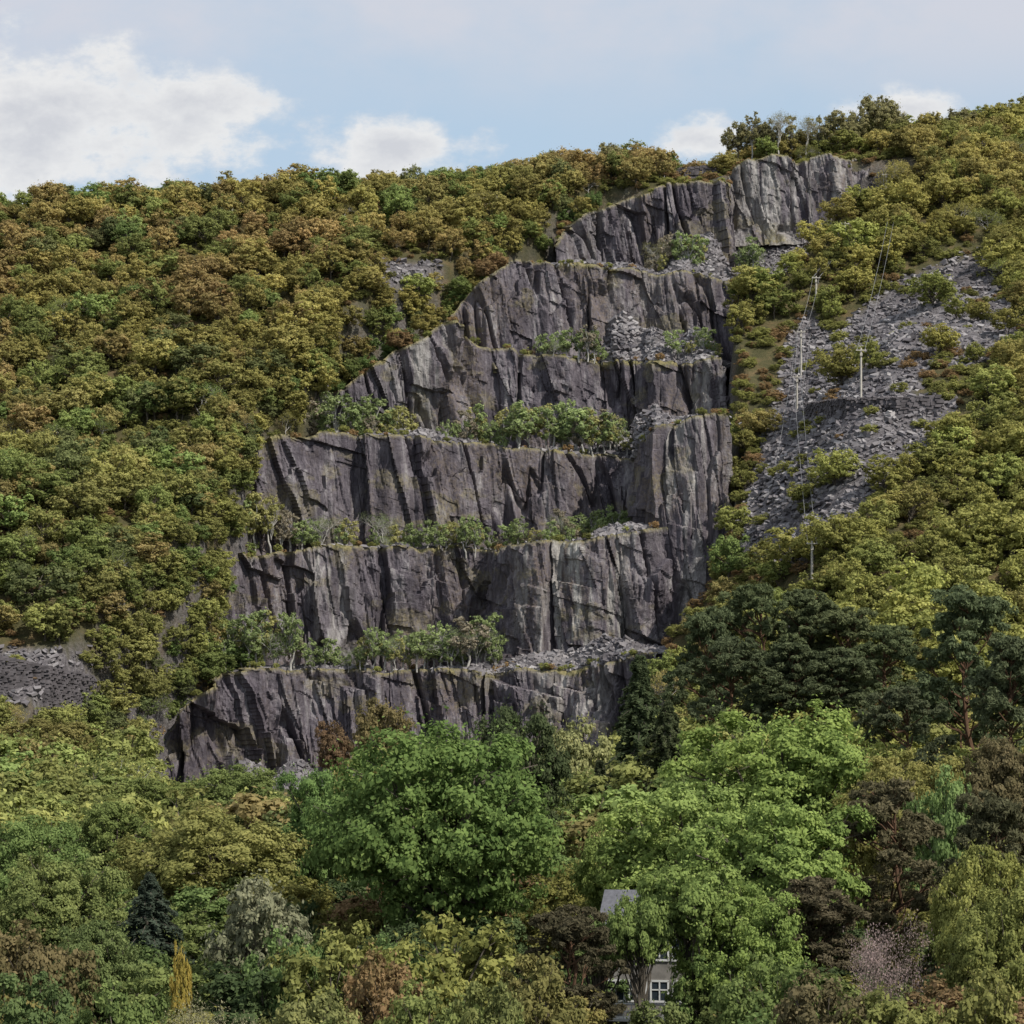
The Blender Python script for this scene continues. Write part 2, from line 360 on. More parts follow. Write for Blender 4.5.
def pine(name,seed,nl,ls,mats,npf=34,rx=.30,z0=.30):
    rs=np.random.RandomState(seed); b=Bld()
    top=np.array([rs.normal()*.03,rs.normal()*.03,.93])
    limb(b,np.array([0,0,-.03]),top,.015,.005,rs,7,0,8)
    cnt=nl//npf
    for i in range(npf):
        f=rs.rand()**.85; z=z0+(.97-z0)*f; a=i*2.4+rs.normal()*.4
        r=rx*(math.sin(math.pi*min(1,.26+f*.72))**.7)*rs.uniform(.3,1.0)
        c=np.array([math.cos(a)*r,math.sin(a)*r,z+.02]); pr=rs.uniform(.06,.115)
        P=limb(b,np.array([top[0]*z,top[1]*z,z-.06-.1*rs.rand()]),c,.006,.002,rs,4,-.05)
        ks=norm(rs.normal(size=(12,3)))*np.array([1,1,.40]); pick=rs.randint(0,12,cnt)
        for k in range(5): limb(b,P[3],c+ks[k]*pr*.8,.0025,.001,rs,3,0,3)
        d=norm(rs.normal(size=(cnt,3)))
        pos=c+ks[pick]*pr*.9+d*pr*.32*np.array([1,1,.6])*rs.rand(cnt,1)**.4
        V,Q=leaves(pos,norm(d*.6+rs.normal(size=(cnt,3))*.5+np.array([0,0,.5])),ls*rs.uniform(.6,1.2,cnt),rs,.35)
        sv=rs.rand(12); b.add(V,Q,1,np.repeat(np.clip(.1+.25*rs.rand()+.3*sv[pick]+.35*rs.rand(cnt),0,1),4))
    return b.mesh(name,mats)
def bare(name,seed,mats,twigs=0,ls=.01):
    rs=np.random.RandomState(seed); b=Bld(); tips=[]
    def rec(p,d,l,r,dep):
        q=p+d*l; limb(b,p,q,r,r*.6,rs,4 if dep<3 else 3,.0,4)
        if dep>=6: tips.append(q); return
        for k in range(3 if dep<4 else 2):
            nd=norm(d+rs.normal(size=3)*.62+np.array([0,0,.12])); rec(q if k else p+d*l*.75,nd,l*rs.uniform(.66,.86),r*.58,dep+1)
    rec(np.array([0,0,-.02]),np.array([0.,0,1]),.26,.022,0)
    if twigs:
        t=np.array(tips); i=rs.randint(0,len(t),twigs); pos=t[i]+rs.normal(size=(twigs,3))*.03
        V,Q=leaves(pos,norm(rs.normal(size=(twigs,3))),ls*np.ones(twigs),rs,.35); b.add(V,Q,1,np.repeat(rs.rand(twigs),4))
    return b.mesh(name,mats)
HI=[broadleaf('oak_crown_%d'%i,100+i,54000,.0112,[BARK,LEAF],npf=[60,44,56,46][i],rx=[.5,.46,.48,.42][i],rz=[.40,.42,.38,.44][i],pr=[(.085,.15),(.08,.15),(.08,.15),(.08,.15)][i],core=[.6,.4,.4,.4][i],irr=[.45,.9,.9,.9][i]) for i in range(4)]
MED=[broadleaf('tree_crown_%d'%i,200+i,15000,.019,[BARK,LEAF],npf=28+4*i,rx=.44+.02*(i%3),pr=(.08,.18)) for i in range(4)]
TALL=broadleaf('tall_crown',250,30000,.012,[BARK,LEAF],npf=34,cz=.80,rz=.17,rx=.36,pr=(.06,.11),core=.5)
BIR=[broadleaf('birch_crown_%d'%i,300+i,2400,.022,[BARKB,LEAF],npf=20,rx=.29,rz=.42,cz=.57,pr=(.05,.105),up=.1,gap=.18,core=.3) for i in range(5)]
PIN=[pine('pine_crown_%d'%i,400+i,28000,.0135,[BARKP,LEAF],rx=[.30,.36,.27][i]) for i in range(3)]
CON=[conifer('conifer_crown_%d'%i,500+i,34000,.013,[BARK,LEAF],w=[.2,.24][i]) for i in range(2)]
BARE=bare('bare_crown',600,[BARK,LEAF],9000,.008); BARE2=bare('bare_crown2',601,[BARKB,LEAF],2500,.009)
FAR=[]
for i in range(8):
    FAR.append(broadleaf('w_%02d'%i,700+i,5200,.026,[BARK,LEAFI],npf=18+2*i,rx=.45+.03*(i%3),rz=.42,pr=(.08,.18)))
FAR.append(bare('w_08',720,[BARKB,LEAFI],2600,.02))
coll=bpy.data.collections.new('woodland_trees')
for i,m in enumerate(FAR):
    o=bpy.data.objects.new('woodland_tree_%02d'%i,m); coll.objects.link(o)
rc=bpy.data.collections.new('slate_blocks')
for i in range(6):
    rs=np.random.RandomState(40+i)
    c=np.array([[x,y,z] for z in (-1,1) for x,y in ((-1,-1),(1,-1),(1,1),(-1,1))],float)
    c=c*np.array([1,.65,.32])*rs.uniform(.7,1.2,(8,3)); c[:,0]+=c[:,2]*rs.uniform(-.6,.6)
    q=np.array([[3,2,1,0],[4,5,6,7],[0,1,5,4],[1,2,6,5],[2,3,7,6],[3,0,4,7]])
    o=bpy.data.objects.new('slate_block_%d'%i,mk_mesh('slate_block_%d'%i,c*.5,q,[SCREE])); rc.objects.link(o)
def scatter(name,P,rot,scl,tint,vid,col):
    me=bpy.data.meshes.new(name); n=len(P); me.vertices.add(n); me.vertices.foreach_set('co',np.asarray(P,np.float32).ravel())
    a=me.attributes.new('irot','FLOAT_VECTOR','POINT'); a.data.foreach_set('vector',np.asarray(rot,np.float32).ravel())
    a=me.attributes.new('iscl','FLOAT_VECTOR','POINT'); a.data.foreach_set('vector',np.asarray(scl,np.float32).ravel())
    a=me.attributes.new('tint','FLOAT_COLOR','POINT'); a.data.foreach_set('color',np.concatenate([np.asarray(tint),np.ones((n,1))],1).astype(np.float32).ravel())
    a=me.attributes.new('vid','INT','POINT'); a.data.foreach_set('value',np.asarray(vid,np.int32))
    o=obj(name,me)
    ng=bpy.data.node_groups.new(name,'GeometryNodeTree')
    ng.interface.new_socket('Geometry',in_out='INPUT',socket_type='NodeSocketGeometry'); ng.interface.new_socket('Geometry',in_out='OUTPUT',socket_type='NodeSocketGeometry')
    gi=ng.nodes.new('NodeGroupInput'); go=ng.nodes.new('NodeGroupOutput')
    ip=ng.nodes.new('GeometryNodeInstanceOnPoints'); ci=ng.nodes.new('GeometryNodeCollectionInfo')
    ci.inputs['Collection'].default_value=col; ci.inputs['Separate Children'].default_value=True; ci.inputs['Reset Children'].default_value=True
    def na(t,nm):
        x=ng.nodes.new('GeometryNodeInputNamedAttribute'); x.data_type=t; x.inputs['Name'].default_value=nm; return x.outputs['Attribute']
    ng.links.new(gi.outputs[0],ip.inputs['Points']); ng.links.new(ci.outputs[0],ip.inputs['Instance']); ip.inputs['Pick Instance'].default_value=True
    ng.links.new(na('INT','vid'),ip.inputs['Instance Index']); ng.links.new(na('FLOAT_VECTOR','irot'),ip.inputs['Rotation']); ng.links.new(na('FLOAT_VECTOR','iscl'),ip.inputs['Scale'])
    ng.links.new(ip.outputs[0],go.inputs[0])
    md=o.modifiers.new('scatter','NODES'); md.node_group=ng
    return o
# woodland scatter --------------------------------------------------
CB=1.95
def tone(c):
    c=np.asarray(c)*CB; g=c.mean(axis=-1,keepdims=True); return c*.86+g*.14+np.array([.005,.004,.008])  # brightens and greys foliage colour; the lift also stands in for faint haze
OL=np.array([.192,.168,.038]); GR=np.array([.112,.142,.032]); BR=np.array([.195,.130,.050]); BG=np.array([.100,.150,.036]); YG=np.array([.188,.184,.034]); DK=np.array([.04,.06,.018]); DG=np.array([.065,.082,.028])
def wscatter():
    P=[];y=262.0
    while y<735:
        w=.30*y+22; st=5.9 if y>430 else 7.2
        xx=np.arange(-w,w,st); xx=xx+R.uniform(-.48,.48,len(xx))*st; yy=y+R.uniform(-.48,.48,len(xx))*st
        P.append(np.stack([xx,yy],1)); y+=st*.95
    nb0=sum(len(p) for p in P)
    bx=R.uniform(-110,30,90000); by=R.uniform(445,672,90000); bz=ground(bx,by)
    k=(sdpoly(bx,by,PIT)>-13)&(sdpoly(bx,by,PIT)<3)&(topx(bx,by)<leftedge(torow(bz,by))-2); bx,by,bz=bx[k],by[k],bz[k]
    key=np.stack([np.floor(bx/5.2),np.floor(by/5.2),np.floor(bz/4.2)],1); _,ui=np.unique(key,axis=0,return_index=True)
    ui=ui[R.rand(len(ui))<.8]; P.append(np.stack([bx[ui],by[ui]],1))
    P=np.concatenate(P); x,y=P[:,0],P[:,1]; z=ground(x,y); extra=np.arange(len(x))>=nb0
    sp=np.minimum(sdpoly(x,y,PIT),sdpoly(x,y,PIT2)); sc=scree_sd(x,y,z)
    px=topx(x,y); rw=torow(z,y)
    h=R.uniform(4.8,10.8,len(x))*(.85+.4*fbm(x/30,y/30,21))
    h=np.where(y<430,h*1.35,h); h=np.where(extra,R.uniform(5,8.5,len(x)),h)
    keep=((sp>-.5)|extra)&((sc>4)|(R.rand(len(x))<.07))
    keep&=~((np.abs(x-80)<30)&(y>662)&(y<684))
    top=torow(z+h,y)
    lim=np.interp(px,[100,130,150,350,380,600,640,700,720],[0,740,772,775,735,735,655,590,0])
    keep&=~((y<505)&(top<lim)&(x>-70)&~extra)
    keep&=~((px<92)&(rw>660)&(rw<725)&(top<688))
    br=(px>720)&(px<1000)&(rw>250)&(rw<560)&(fbm(x/14,y/14,77)>.58)
    keep&=~br
    # the wall and incline are kept open on their downhill side
    keep&=~((px>800)&(px<935)&(rw>405)&(rw<450)&(sc<16))
    x,y,z,h,px,rw=[a[keep] for a in (x,y,z,h,px,rw)]
    n=len(x); up=sst(rw*-1,-640,-250)
    a=fbm(x/26,y/26,31); b=R.rand(n); c=fbm(x/50,y/50,55)
    T=GR*(1-up)[:,None]+OL*up[:,None]
    T=T*.6+ (OL*.4)*np.ones((n,1))
    wbr=np.clip(sst(a,.50,.68)*(.12+.5*up)+ (b>.88)*.45,0,.75)[:,None]; T=T*(1-wbr)+BR*wbr
    wg=(((b<.18)*.8)+sst(c,.52,.68)*.3)[:,None]; T=T*(1-wg)+GR*wg
    wb=(R.rand(n)<.08)[:,None]*.8; T=T*(1-wb)+BG*wb
    wb=(R.rand(n)<.07)[:,None]*.8; T=T*(1-wb)+DG*wb
    wr=(sst(px,700,820)*.5)[:,None]; T=T*(1-wr)+YG*wr
    T=tone(T*R.uniform(.68,1.2,(n,1)))
    vid=R.randint(0,8,n); vid=np.where(R.rand(n)<.06,8,vid)
    wd=h*R.uniform(.9,1.4,n); sc=np.stack([wd,wd,h],1)
    rot=np.stack([R.normal(size=n)*.07,R.normal(size=n)*.07,R.uniform(0,6.28,n)],1)
    scatter('oak_woodland',np.stack([x,y,z-.3*h*.25],1),rot,sc,T,vid,coll)
wscatter()
def bushes():
    n=9000; y=R.uniform(440,690,n); x=R.uniform(-.3,.3,n)*y; z=ground(x,y)
    sp=np.minimum(sdpoly(x,y,PIT),sdpoly(x,y,PIT2)); sc=scree_sd(x,y,z)
    band=(topx(x,y)<leftedge(torow(z,y))+3)&(sp>-18)
    keep=((sp>-2)|band)&((sc>0)|(R.rand(n)<.10)); x,y,z=x[keep],y[keep],z[keep]; n=len(x)
    h=R.uniform(1.5,3.6,n); T=(OL*.5+GR*.5)*R.uniform(.6,1.2,(n,1)); k=(R.rand(n)<.3)[:,None]; T=tone(T*(1-k)+BR*k*.8)
    scatter('undergrowth',np.stack([x,y,z-.35*h],1),np.stack([0*x,0*x,R.uniform(0,6.28,n)],1),np.stack([h*1.5,h*1.5,h],1),T,R.randint(0,8,n),coll)
bushes()
def ledge_plants():
    P=[];H=[]
    for (ex,ey,ez) in EDGES:
        k=R.rand(len(ex))<.07; m=k.sum(); P.append(np.stack([ex[k],ey[k]+R.uniform(.3,4,m),ez[k]-.2],1)); H.append(R.uniform(.6,2.4,m))
    P=np.concatenate(P); H=np.concatenate(H); n=len(H)
    T=(OL*.4+GR*.6)*R.uniform(.6,1.3,(n,1)); k=(R.rand(n)<.3)[:,None]; T=tone(T*(1-k)+BR*k)
    scatter('ledge_shrubs',P-np.array([0,0,.2]),np.stack([0*H,0*H,R.uniform(0,6.28,n)],1),np.stack([H*1.3,H*1.3,H],1),T,R.randint(0,8,n),coll)
ledge_plants()
# slate scree -------------------------------------------------------
def scree():
    P=[];S=[]
    n=90000; y=R.uniform(440,700,n); x=R.uniform(-.24,.26,n)*y; z=ground(x,y)
    sc=scree_sd(x,y,z); k=(sc<4+6*(fbm(x/4,y/4,12)-.5))
    x,y,z=x[k],y[k],z[k]; P.append(np.stack([x,y,z+.1],1)); S.append(R.uniform(.3,1.1,len(x))**2.2*1.6+.25)
    n=7000; x=R.uniform(46,110,n); y=R.uniform(620,676,n); k=sdpoly(x,y,PIT2)<0; x,y=x[k],y[k]
    P.append(np.stack([x,y,ground(x,y)+.1],1)); S.append(R.uniform(.4,1.6,len(x)))
    def heap(lev,px,z,wx,back,hh,n,off=0):
        ex,ey,ez=EDGES[lev]; ep=topx(ex,ey); x0=float(np.interp(px,ep[np.argsort(ep)],ex[np.argsort(ep)]))
        a=R.normal(size=n)*wx*.5; xx=x0+a; o=np.argsort(ex); edge=np.interp(xx,ex[o],ey[o])
        t=R.rand(n)**.7; yy=edge+.8+off+t*back; q=np.exp(-(a/wx)**2*2.2)
        zb=np.interp(xx,ex[o],ez[o]) if z is None else z
        P.append(np.stack([xx,yy,zb-.3+hh*q*t*(.75+.35*R.rand(n))],1)); S.append(R.uniform(.35,1.9,n)**1.3)
    heap(0,575,None,26,9,4.5,3800); heap(0,605,None,12,10,6,1800); heap(0,500,None,14,6,2.5,1200); heap(0,330,None,18,5,1.5,500)
    heap(1,620,None,12,7,3,700); heap(1,420,None,24,6,1.6,500)
    heap(2,628,None,14,22,10,3200,0); heap(2,590,None,20,8,2.5,1000); heap(2,440,None,22,9,3.5,1100); heap(2,668,None,10,20,5,1200)
    heap(3,655,None,18,16,11,4600); heap(3,625,None,13,15,14,3000); heap(3,700,None,12,20,11,2800)
    heap(4,715,None,11,22,16,3800); heap(4,690,None,11,14,9,1700); heap(4,620,None,30,8,3.0,1400)
    for pxc,nn in ((295,2200),(245,1300),(350,900)):
        a=R.normal(size=nn)*4.5; t=R.rand(nn); P.append(np.stack([X(pxc,500)+a,494+t*10,-1+9*t*np.exp(-(a/6)**2)],1)); S.append(R.uniform(.35,2.,nn)**1.3)
    PP=np.concatenate(P); SS=np.concatenate(S); n=len(PP)
    scatter('slate_scree',PP,R.uniform(-.6,.6,(n,3))+np.stack([0*SS,0*SS,R.uniform(0,6.28,n)],1),SS[:,None]*R.uniform(.8,1.2,(n,3)),np.ones((n,3)),R.randint(0,6,n),rc)
scree()
# individual trees --------------------------------------------------
def plant(name,me,x,y,h,w,col,z=None,rz=None):
    if z is None: z=float(ground(np.array([x]),np.array([y]))[0])
    o=obj(name,me,(x,y,z)); o.scale=(w,w,h); o.rotation_euler=(0,0,random.uniform(0,6.28) if rz is None else rz)
    c=tone(col); o.color=(*[float(v) for v in c],1); return o
def ptree(name,me,px,top,wpx,D,col,wf=1.0):
    x=X(px,D); z=float(ground(np.array([x]),np.array([float(D)]))[0]); h=max(5,Z(top,D)-z)
    return plant(name,me,x,D,h,wpx/F*D*wf,col,z)
def bench_birches():
    def row(a,b,D,z,n,h0,h1,s=1.5):
        for i in range(n):
            px=a+(b-a)*(i+random.random())/n; h=random.uniform(h0*.75,h1*1.12)*s
            c=np.array([.14,.178,.060])*random.uniform(.7,1.15) if random.random()<.75 else np.array([.18,.175,.052])
            if random.random()<.12: c=np.array([.15,.13,.085])
            me=random.choice(BIR) if random.random()<.92 else BARE2
            dd=D+random.uniform(-3,2); plant('birch_tree',me,X(px,dd),dd,h,h*random.uniform(.8,1.2),c,z=z-.5)
    row(205,300,520,28.3,12,6,9); row(300,350,520,28,7,3,5); row(352,420,519,28.2,10,4,6.5); row(420,500,520,28.2,14,5,8.5)
    row(215,350,554,57,14,6,9.5); row(370,440,560,57,9,4.5,8); row(440,520,562,57,9,4,6.5); row(510,560,559,57,10,4,6); row(560,630,553,57.5,16,5,7.5); row(540,620,549,57,8,4,5)
    row(255,345,577,84,11,7,10.5); row(350,410,580,84,10,6,9); row(443,470,583,84,4,6,7.5); row(470,530,584,84,10,6.5,9); row(545,620,587,84,15,6.5,9.5); row(410,450,583,84,2,2,3.5); row(625,640,588,84,2,3,6)
    row(530,600,609,111,10,3,6); row(600,640,611,111,2,2,3); row(672,720,604,111,9,3,5.5)
    row(650,700,638,138,9,6,8.5); row(590,650,640,138,4,1.5,2.5); row(735,760,636,139,5,5,7); row(560,600,640,138,3,2,3)
bench_birches()
def shoulder(pts,n,h0,h1,d0=5,d1=16):
    pts=np.array(pts,float)
    for i in range(n):
        t=(i+random.random())/n*(len(pts)-1); k=int(min(t,len(pts)-2)); f=t-k; p=pts[k]*(1-f)+pts[k+1]*f
        dd=p[2]+random.uniform(d0,d1); x=X(p[0]-4,p[2]); z=Z(p[1],p[2]); h=random.uniform(h0,h1)
        c=[OL,GR,GR,BG,BR][random.randrange(5)]*random.uniform(.6,.95)
        plant('oak_tree',random.choice(MED),x,dd,h,h*random.uniform(1.0,1.35),c,z=z-1.0)
shoulder([(98,800,492),(150,742,500),(195,698,505),(235,668,510)],13,7,11,4,14)
shoulder([(98,800,492),(150,742,500),(195,698,505),(235,668,510)],12,8,12,14,30)
shoulder([(205,620,528),(238,556,541)],6,7,10); shoulder([(205,620,528),(238,556,541)],6,7,11,12,24)
shoulder([(240,470,556),(262,440,561)],4,7,10)
shoulder([(330,400,585),(355,376,589),(400,350,594),(440,325,597)],8,4,7,3,9)
shoulder([(438,330,614),(468,292,619),(505,264,622)],7,4,7,3,9)
shoulder([(545,250,644),(580,216,650),(605,204,652)],6,4,7,3,9)
for px,D,z,h in [(470,684,172,8),(500,686,172,7),(545,684,174,7),(610,675,176,9),(640,684,176,9),(655,686,176,7),(738,690,184,11),(752,688,184,14),(766,690,184,12),(778,686,184,16),(792,690,184,15),(806,688,184,15),(820,690,184,14),(835,692,185,13),(850,690,185,11),(868,692,187,14),(880,692,187,16),(893,694,187,13),(930,698,190,10),(960,700,192,10),(200,672,160,8),(280,676,162,8)]:
    plant('broadleaf_tree',random.choice([BIR[0],BIR[1],MED[1],BARE2,BIR[2],MED[0]]),X(px,D),D,h,h*random.uniform(.8,1.1),np.array([.14,.13,.05])*random.uniform(.7,1.1),z=z-1)
G=lambda r,g,b:np.array([r,g,b])
big=[
('oak_tree',HI[0],438,716,262,200,G(.072,.112,.022)),
('sycamore_tree',HI[2],792,706,240,250,G(.118,.162,.030)),
('sycamore_tree',HI[1],690,775,225,205,G(.128,.172,.036)),
('sycamore_tree',HI[3],780,800,225,180,G(.108,.152,.029)),
('sycamore_tree',HI[0],745,880,150,160,G(.112,.155,.029)),
('sycamore_tree',HI[2],630,812,120,215,G(.115,.152,.030)),
('broadleaf_tree',HI[1],508,700,130,262,G(.040,.054,.018)),
('broadleaf_tree',HI[3],320,768,105,235,G(.074,.122,.028)),
('broadleaf_tree',HI[0],232,762,130,300,G(.088,.112,.026)),
('broadleaf_tree',HI[1],150,775,130,290,G(.092,.112,.024)),
('broadleaf_tree',HI[2],215,806,210,225,G(.128,.128,.028)),
('broadleaf_tree',HI[3],110,800,120,250,G(.088,.112,.024)),
('broadleaf_tree',HI[0],30,812,140,215,G(.084,.122,.028)),
('broadleaf_tree',HI[2],60,852,150,190,G(.098,.118,.028)),
('broadleaf_tree',HI[1],40,716,130,400,G(.110,.100,.024)),
('willow_tree',MED[1],575,718,85,330,G(.165,.168,.060)),
('broadleaf_tree',MED[3],385,696,70,400,G(.100,.082,.028)),
('broadleaf_tree',MED[0],333,722,42,420,G(.100,.065,.030)),
('conifer_tree',CON[0],640,655,250,310,G(.036,.050,.018)),
('conifer_tree',CON[1],668,700,200,300,G(.038,.048,.017)),
('conifer_tree',CON[0],600,760,150,290,G(.034,.042,.016)),
('pine_tree',PIN[0],712,606,140,390,G(.055,.070,.028)),
('pine_tree',PIN[1],755,588,170,395,G(.060,.075,.028)),
('pine_tree',PIN[2],805,592,180,400,G(.060,.073,.028)),
('pine_tree',PIN[0],850,606,170,395,G(.065,.076,.028)),
('pine_tree',PIN[1],890,628,150,385,G(.060,.075,.028)),
('pine_tree',PIN[1],735,640,170,360,G(.050,.062,.026)),
('pine_tree',PIN[2],790,645,190,360,G(.052,.064,.026)),
('pine_tree',PIN[2],840,650,180,360,G(.052,.064,.026)),
('pine_tree',PIN[0],965,585,210,330,G(.060,.078,.032)),
('pine_tree',PIN[2],1010,640,190,300,G(.054,.066,.028)),
('pine_tree',PIN[1],905,690,170,300,G(.053,.062,.028)),
('broadleaf_tree',HI[0],900,745,150,240,G(.135,.128,.028)),
('broadleaf_tree',MED[2],942,770,80,215,G(.09,.135,.036)),
('broadleaf_tree',HI[3],1000,735,130,240,G(.078,.066,.026)),
('pine_tree',PIN[1],885,785,230,185,G(.068,.060,.027)),
('pine_tree',PIN[0],985,790,200,175,G(.058,.058,.025)),
('broadleaf_tree',HI[1],985,838,130,170,G(.135,.142,.028)),
('broadleaf_tree',HI[2],1005,885,150,150,G(.114,.125,.026)),
('pine_tree',PIN[2],815,880,230,160,G(.060,.051,.025)),
('pine_tree',PIN[0],575,905,210,150,G(.045,.040,.018)),
('dead_tree',BARE,880,890,130,150,G(.17,.125,.11)),
('spruce_tree',CON[1],150,872,250,180,G(.030,.042,.025)),
('willow_tree',MED[0],255,880,130,170,G(.115,.118,.062)),
('broadleaf_tree',MED[2],330,925,150,150,G(.118,.124,.026)),
('broadleaf_tree',MED[1],455,915,190,150,G(.132,.136,.026)),
('shrub',MED[3],385,948,110,140,G(.125,.085,.03)),
('broadleaf_tree',MED[0],545,958,130,140,G(.105,.098,.024)),
('broadleaf_tree',MED[1],290,930,110,150,G(.078,.118,.030)),
('broadleaf_tree',MED[3],400,930,90,150,G(.078,.118,.030)),
('shrub',MED[2],181,944,26,150,G(.20,.16,.02)),
('broadleaf_tree',HI[1],100,915,130,160,G(.074,.098,.026)),
('broadleaf_tree',MED[2],30,925,130,150,G(.085,.07,.024)),
('broadleaf_tree',MED[0],40,975,120,135,G(.064,.093,.026)),
('broadleaf_tree',MED[1],120,985,120,130,G(.084,.115,.026)),
('willow_tree',BARE,230,972,140,135,G(.17,.16,.08)),
('broadleaf_tree',MED[3],310,985,140,130,G(.112,.118,.032)),
('broadleaf_tree',MED[2],430,985,120,130,G(.097,.117,.026)),
('broadleaf_tree',MED[0],500,985,110,128,G(.097,.108,.027)),
('broadleaf_tree',MED[1],775,955,140,140,G(.085,.115,.026)),
('broadleaf_tree',MED[2],830,975,140,130,G(.075,.064,.025)),
('broadleaf_tree',MED[3],900,985,140,128,G(.110,.117,.026)),
('broadleaf_tree',MED[0],990,975,140,128,G(.115,.117,.026)),
('sycamore_tree',TALL,694,862,190,160,G(.105,.144,.029)),
('broadleaf_tree',TALL,640,893,105,157,G(.095,.130,.028)),
('broadleaf_tree',TALL,598,912,110,159,G(.075,.105,.027)),
('broadleaf_tree',MED[1],706,950,80,158,G(.085,.125,.028)),
('shrub',MED[0],648,1003,90,150,G(.08,.10,.027)),
]
for t in big: ptree(*t)
def filler():
    y=110.0; k=0
    while y<262:
        w=.24*y+10; x=-w
        while x<w:
            xx=x+random.uniform(-2,2); yy=y+random.uniform(-2.5,2.5); px=topx(xx,yy)
            g=float(ground(np.array([xx]),np.array([yy]))[0])
            if not (585<px<725 and yy<180):
                h=random.uniform(6.5,9.5)
                c=[OL,GR,GR,BG,DK*1.6,YG*.85,BR*.8][random.randrange(7)]*random.uniform(.5,.8)
                me=BARE if random.random()<.07 else random.choice(MED)
                plant('broadleaf_tree',me,xx,yy,h,h*random.uniform(.95,1.3),c,z=g); k+=1
            x+=8.0
        y+=8.5
filler()
# ------------------------------------------------------------ built things
def simple(name,c,rough=.7,var=.25,scale=2.):
    m,nt=newmat(name); n=noise(nt,mapping(nt),scale)
    finish(nt,ramp(nt,n,[(.3,tuple(v*(1-var) for v in c)),(.7,tuple(v*(1+var*.5) for v in c))]),rough,n,.2,.02); return m
WOOD=simple('weathered_wood',(.42,.39,.34)); WHITE=simple('white_paint',(.62,.62,.60),.5,.12); WALL=simple('render_wall',(.22,.205,.185),.9,.3); SLT=simple('roof_slate',(.12,.12,.132),.6,.3,4.); GLS=simple('window_glass',(.03,.04,.05),.1,.1); STONE=simple('dry_stone',(.135,.122,.127),.95,.6,.5)
CAB=simple('cable',(.22,.22,.22),.5)
def boxes(name,bl,parent=None,loc=(0,0,0),mat=None):
    V=[];Q=[]
    for (cx,cy,cz,sx,sy,sz) in bl:
        o=len(V)
        for dz in (-1,1):
            for dx,dy in ((-1,-1),(1,-1),(1,1),(-1,1)): V.append((cx+dx*sx/2,cy+dy*sy/2,cz+dz*sz/2))
        Q+=[[o+3,o+2,o+1,o],[o+4,o+5,o+6,o+7],[o,o+1,o+5,o+4],[o+1,o+2,o+6,o+5],[o+2,o+3,o+7,o+6],[o+3,o,o+4,o+7]]
    return obj(name,mk_mesh(name,V,Q,[mat]),loc,parent)
poles={}
def pole(key,px,row_top,row_bot,D,lean=0):
    x=X(px,D); zt=Z(row_top,D); zg=float(ground(np.array([x]),np.array([float(D)]))[0])
    zb=min(zg-.3,zt-5)
    e=bpy.data.objects.new('utility_pole',None); scene.collection.objects.link(e); e.location=(x,D,0)
    V,Q=tube([(0,0,zb),(lean*.5,0,(zb+zt)/2),(lean,0,zt)],[.26,.23,.19],8)
    obj('shaft',mk_mesh('shaft',V,Q,[WOOD],smooth=True),parent=e)
    boxes('crossarm',[(lean,-.24,zt-.5,2.2,.16,.2),(lean-.9,-.24,zt-.3,.12,.12,.2),(lean+.9,-.24,zt-.3,.12,.12,.2),(lean,-.28,zt-1.4,.5,.3,.6)],parent=e,mat=WOOD)
    poles[key]=(x,D,zt)
def gy(px,row):
    d=np.arange(440,720,.5); z=ground(X(px,d),d); r=torow(z,d)
    i=np.where(r<row)[0]; return float(d[i[0]]) if len(i) else 690.
for k,px,a,b in [('a',886,173,190),('b',891,218,240),('c',839,224,240),('d',845,222,240),('e',816,276,296),('f',861,348,402),('g',801,330,372),('h',797,375,408)]:
    pole(k,px,a,b,gy(px,b+4))
dp=gy(812,575)-3; pole('i',812,541,575,dp)
def cable(p,q,sag=2.0):
    t=np.linspace(0,1,14)[:,None]; P=np.array(p)+(np.array(q)-np.array(p))*t; P[:,2]-=sag*4*(t*(1-t))[:,0]
    V,Q=tube(P,[.04]*14,4); obj('power_cable',mk_mesh('power_cable',V,Q,[CAB]))
for a,b in [('a','b'),('b','f'),('c','e'),('d','e'),('e','g'),('g','h'),('h','i')]:
    for off in (-.8,.8):
        p=list(poles[a]); q=list(poles[b]); p[0]+=off; q[0]+=off; p[2]-=.3; q[2]-=.3; cable(p,q,1.6)
for dx in (0,1.6,3.2):
    p=list(poles['g']); d2=gy(768,500); cable((p[0]+dx-1,p[1],p[2]-1),(X(768,d2)+dx,d2,Z(500,d2)+1),3)
def stonewall(name,pts,h,seed):
    rs=np.random.RandomState(seed); bl=[]
    for (x0,y0,z0),(x1,y1,z1) in zip(pts[:-1],pts[1:]):
        Ln=math.hypot(x1-x0,y1-y0); zc=0
        while zc<h:
            ch=rs.uniform(.25,.6); s=-rs.rand()
            while s<Ln:
                l=rs.uniform(.4,1.7); f=min(1,(s+l/2)/Ln)
                bl.append((x0+(x1-x0)*f,y0+(y1-y0)*f+rs.uniform(-.25,.25)+zc*.12,z0+(z1-z0)*f+zc+ch/2+rs.uniform(-.08,.08),l*.97,1.4,ch*.94)); s+=l
            zc+=ch
    boxes(name,bl,mat=STONE)
def wallpts(l,off=0):
    r=[]
    for px,row in l:
        d=gy(px,row)-1; x=X(px,d); r.append((x,d,float(ground(np.array([x]),np.array([d]))[0])+off))
    return r
stonewall('dry_stone_wall',wallpts([(808,418),(850,414),(900,412),(940,410)],-.6),4.0,1)
stonewall('dry_stone_wall',wallpts([(905,300),(960,282),(990,272)],-.6),2.0,5)
stonewall('dry_stone_wall',wallpts([(-60,690),(0,690),(45,690),(92,690)],-1.2),8.0,2)
